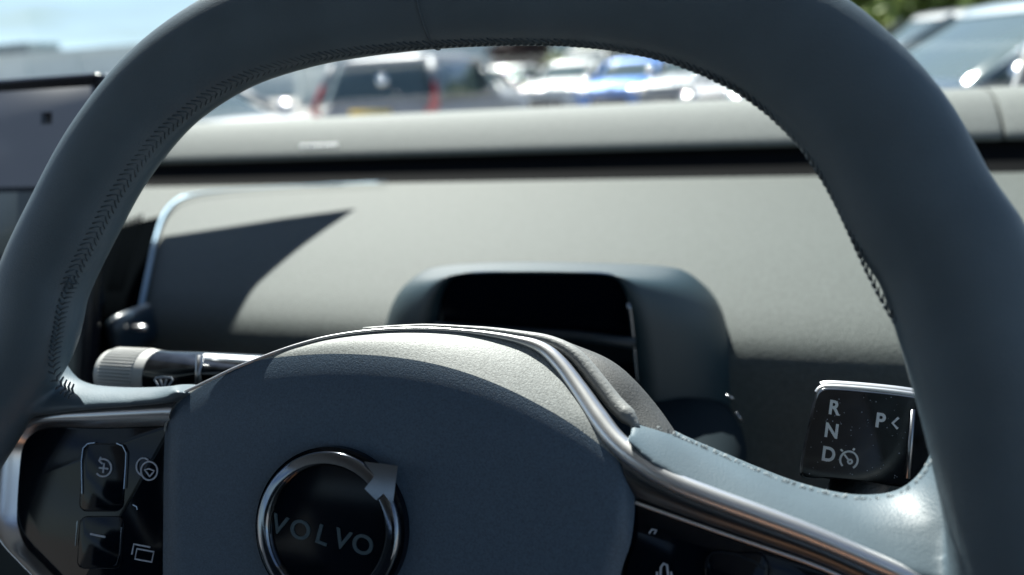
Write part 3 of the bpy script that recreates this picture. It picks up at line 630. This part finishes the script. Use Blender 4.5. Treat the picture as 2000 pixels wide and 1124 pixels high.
# ------------------------------------------------------------------ cars
M_tyre = mat('tyre', (.02, .02, .02), .85); M_glass = mat('car_glass', (.085, .12, .125), .04, spec=.7, coat=.5); M_red = mat('tail_red', (.55, .01, .02), .25)
M_lens = mat('lamp_lens', (.75, .78, .8), .12, metal=1); M_plate = mat('plate_yellow', (.75, .5, .03), .5); M_platew = mat('plate_white', (.8, .8, .8), .5)
M_glint = mat('glint_chrome', (.85, .87, .9), .12, metal=1)  # polished so wing mirrors and the added domes throw sun glints
def car(px, dist, heading, Lg, Wd, H, belt, bonnet, paint, label, kind='hatch', group='parked cars outside', z0=0.0, pos=None):
    a = radians(heading); F_ = Vector((-sin(a), cos(a), 0)); g = pos or gpos(px, dist)+F_*(Lg/2*(1 if abs(heading) < 20 else -1 if heading > 160 else 0)); Rg = Vector((cos(a), sin(a), 0))
    c = empty('parked_car', g, label, 'car', group)
    def T(x, y, z): return g+Rg*x+F_*y+Vector((0, 0, z+z0))
    hw = Wd/2; hl = Lg/2
    st_ = [(-hl, .45, belt*.80, .78), (-hl+.08, .34, belt*.93, .90), (-hl+.45, .28, belt, .985), (-hl*.3, .24, belt, 1), (hl*.18, .24, belt, 1), (hl*.36, .24, bonnet+.06, 1), (hl*.7, .26, bonnet, .985), (hl-.18, .30, bonnet*.91, .93), (hl-.03, .36, bonnet*.78, .82), (hl, .42, bonnet*.62, .74)]
    rg = []
    for y, zb, zt, k in crom(st_, 4):
        w_ = hw*k; r = []
        for t in np.linspace(0, 2*pi, 28, endpoint=False):
            cc, ss = cos(t), sin(t); ex_ = .34
            r.append(T(w_*math.copysign(abs(cc)**ex_, cc)*(1-.06*max(0, ss)), y, (zb+zt)/2+(zt-zb)/2*math.copysign(abs(ss)**.6, ss)))
        rg.append(r)
    MB().loft(rg).build('body', paint, c)
    rear = {'suv': -hl+.16, 'hatch': -hl+.30, 'van': -hl+.1}[kind]; rt = {'suv': -hl+.42, 'hatch': -hl+.75, 'van': -hl+.2}[kind]
    wf, rf = hl*.40, hl*.02
    gl = [(rear, wf, belt-.04, .93), (rear+.03, wf-.05, belt+.02, .92), (rt-.04, rf+.06, H-.10, .74), (rt, rf, H-.06, .70)]
    def gr(y0, y1, z, k, n=36):
        o = []
        for t in np.linspace(0, 2*pi, n, endpoint=False):
            cc, ss = cos(t), sin(t); o.append(T(hw*k*math.copysign(abs(cc)**.28, cc), (y0+y1)/2+(y1-y0)/2*math.copysign(abs(ss)**.28, ss), z))
        return o
    MB().loft([gr(*q_) for q_ in gl]).build('glasshouse', M_glass, c, auto=40)
    MB().loft([gr(rt-.05, rf+.08, H-.10, .755), gr(rt-.02, rf+.02, H-.045, .73), gr(rt+.12, rf-.12, H-.012, .62), gr(rt+.5, rf-.5, H, .38)]).build('roof', paint, c, auto=50)
    for s in (-1, 1):
        MB().tube([T(s*hw*.915, wf-.03, belt), T(s*hw*.745, rf+.02, H-.085)], .035, 8).build('pillar', paint, c)
        MB().tube([T(s*hw*.92, rear+.05, belt), T(s*hw*.75, rt, H-.09)], .06, 8).build('pillar', paint, c)
        MB().tube([T(s*hw*.945, -.15, belt), T(s*hw*.765, -.12, H-.09)], .035, 8).build('pillar', M_plastic, c)
        mm = MB(); q_ = T(s*(hw+.10), wf-.22, belt+.08); mm.ellip(q_, (.10, .08, .07)); mm.build('wing_mirror', M_glint, c)
        hlp = MB(); hlp.ellip(T(s*hw*.72, hl-.16, bonnet*.80), (.20, .17, .09)); hlp.build('headlight', M_lens, c)
        if kind == 'suv':
            MB().tube([T(s*hw*.80, rt-.02, H-.18), T(s*hw*.90, rear-.0, belt+.05), T(s*hw*.93, -hl+.06, belt-.12), T(s*hw*.80, -hl+.0, belt-.20)], [.025, .035, .06, .03], 8).build('tail_light', M_red, c)
        else:
            mt = MB(); mt.ellip(T(s*hw*.78, -hl+.08, belt*.86), (.14, .08, .09)); mt.build('tail_light', M_red, c)
        for wy in (-hl*.62, hl*.63):
            ti = MB().tube([T(s*(hw-.22), wy, .33), T(s*(hw+.01), wy, .33)], .33, 24); t_o = ti.build('tyre', M_tyre, c, auto=40)
            MB().tube([T(s*(hw-.02), wy, .33), T(s*(hw+.02), wy, .33)], .22, 20).build('rim', M_lens, t_o, auto=40)
    glint_cap = MB(); glint_cap.ellip(T(0, hl-.10, bonnet*.86), (.075, .075, .06)); glint_cap.build('badge', M_glint, c)  # chrome dome added on the nose to throw a round sun glint
    MB().box(T(0, hl-.01, .50), (abs(Rg.x)*.9+abs(F_.x)*.06, abs(Rg.y)*.9+abs(F_.y)*.06, .22)).build('grille', M_plastic, c, bevel=.02)
    MB().box(T(0, -hl-.02, .885), (.56, .05, .14), Matrix.Rotation(a, 3, 'Z')).build('number_plate', M_plate, c)
    MB().box(T(0, hl+.03, .46), (.52, .03, .12), Matrix.Rotation(a, 3, 'Z')).build('number_plate', M_platew, c)
    return c
def paint(n, c, metal=.2): return mat('paint_'+n, c, .5, metal=metal, coat=.3, coatr=.03, spec=.3)
Pw, Ps, Pb, Pg, Pd, Psb = paint('white', (.52, .54, .54), 0), paint('silver', (.22, .24, .27), .1), paint('blue', (.03, .20, .62), .1), paint('grey', (.16, .18, .20), .4), paint('dark', (.03, .04, .05), .3), paint('pale_blue', (.05, .09, .13), .2)
suv = car(718, 10.6, 0, 4.4, 1.84, 1.62, 1.08, 1.05, Ps, 'silver estate car seen from behind, with tall red tail lights', 'suv')
g = suv.location
sp = MB(); sp.ellip(g+Vector((.18, -2.16, 1.30)), (.08, .05, .08)); sp.build('glint_dome', M_glint, suv)  # chrome dome added on the rear window for a sun glint
car(0, 0, -96, 4.3, 1.8, 1.5, 1.0, .98, Ps, 'pale silver blue car in front of the silver estate, at the left of the opening', 'hatch', pos=Vector((-5.75, 6.9, 0)))
car(918, 22, 176, 4.3, 1.8, 1.5, .98, .98, Pw, 'white car facing the camera, leftmost of the two white ones', 'hatch')
car(1065, 21, 174, 4.3, 1.82, 1.52, 1.0, 1.0, Pw, 'white car facing the camera, just left of the bright blue car', 'hatch')
car(1115, 30, 178, 5.0, 1.95, 2.0, 1.2, 1.15, Pw, 'white van parked behind the row of cars', 'van')
car(1188, 19.5, 172, 4.0, 1.75, 1.48, .98, .96, Pb, 'bright blue car facing the camera', 'hatch')
car(1320, 17, 170, 4.4, 1.85, 1.62, 1.05, 1.02, Pg, 'dark grey car right of the bright blue car', 'suv')
car(1425, 13.5, 168, 4.4, 1.82, 1.45, .95, .93, paint('mid_grey', (.10, .11, .13), .1), 'silver car lowest in the opening beside the right rim', 'hatch')
car(1850, 10.6, 120, 4.6, 1.88, 1.72, 1.08, 1.08, Pd, 'dark car with large side window under the yellow green trees', 'suv')
car(1985, 6.9, 112, 4.5, 1.86, 1.62, 1.06, 1.06, Psb, 'blue car with pale windscreen at the right edge of the photo', 'hatch')
car(800, 27, 178, 4.4, 1.82, 1.5, 1.0, 1.0, Ps, 'silver car beyond the estate car', 'hatch')
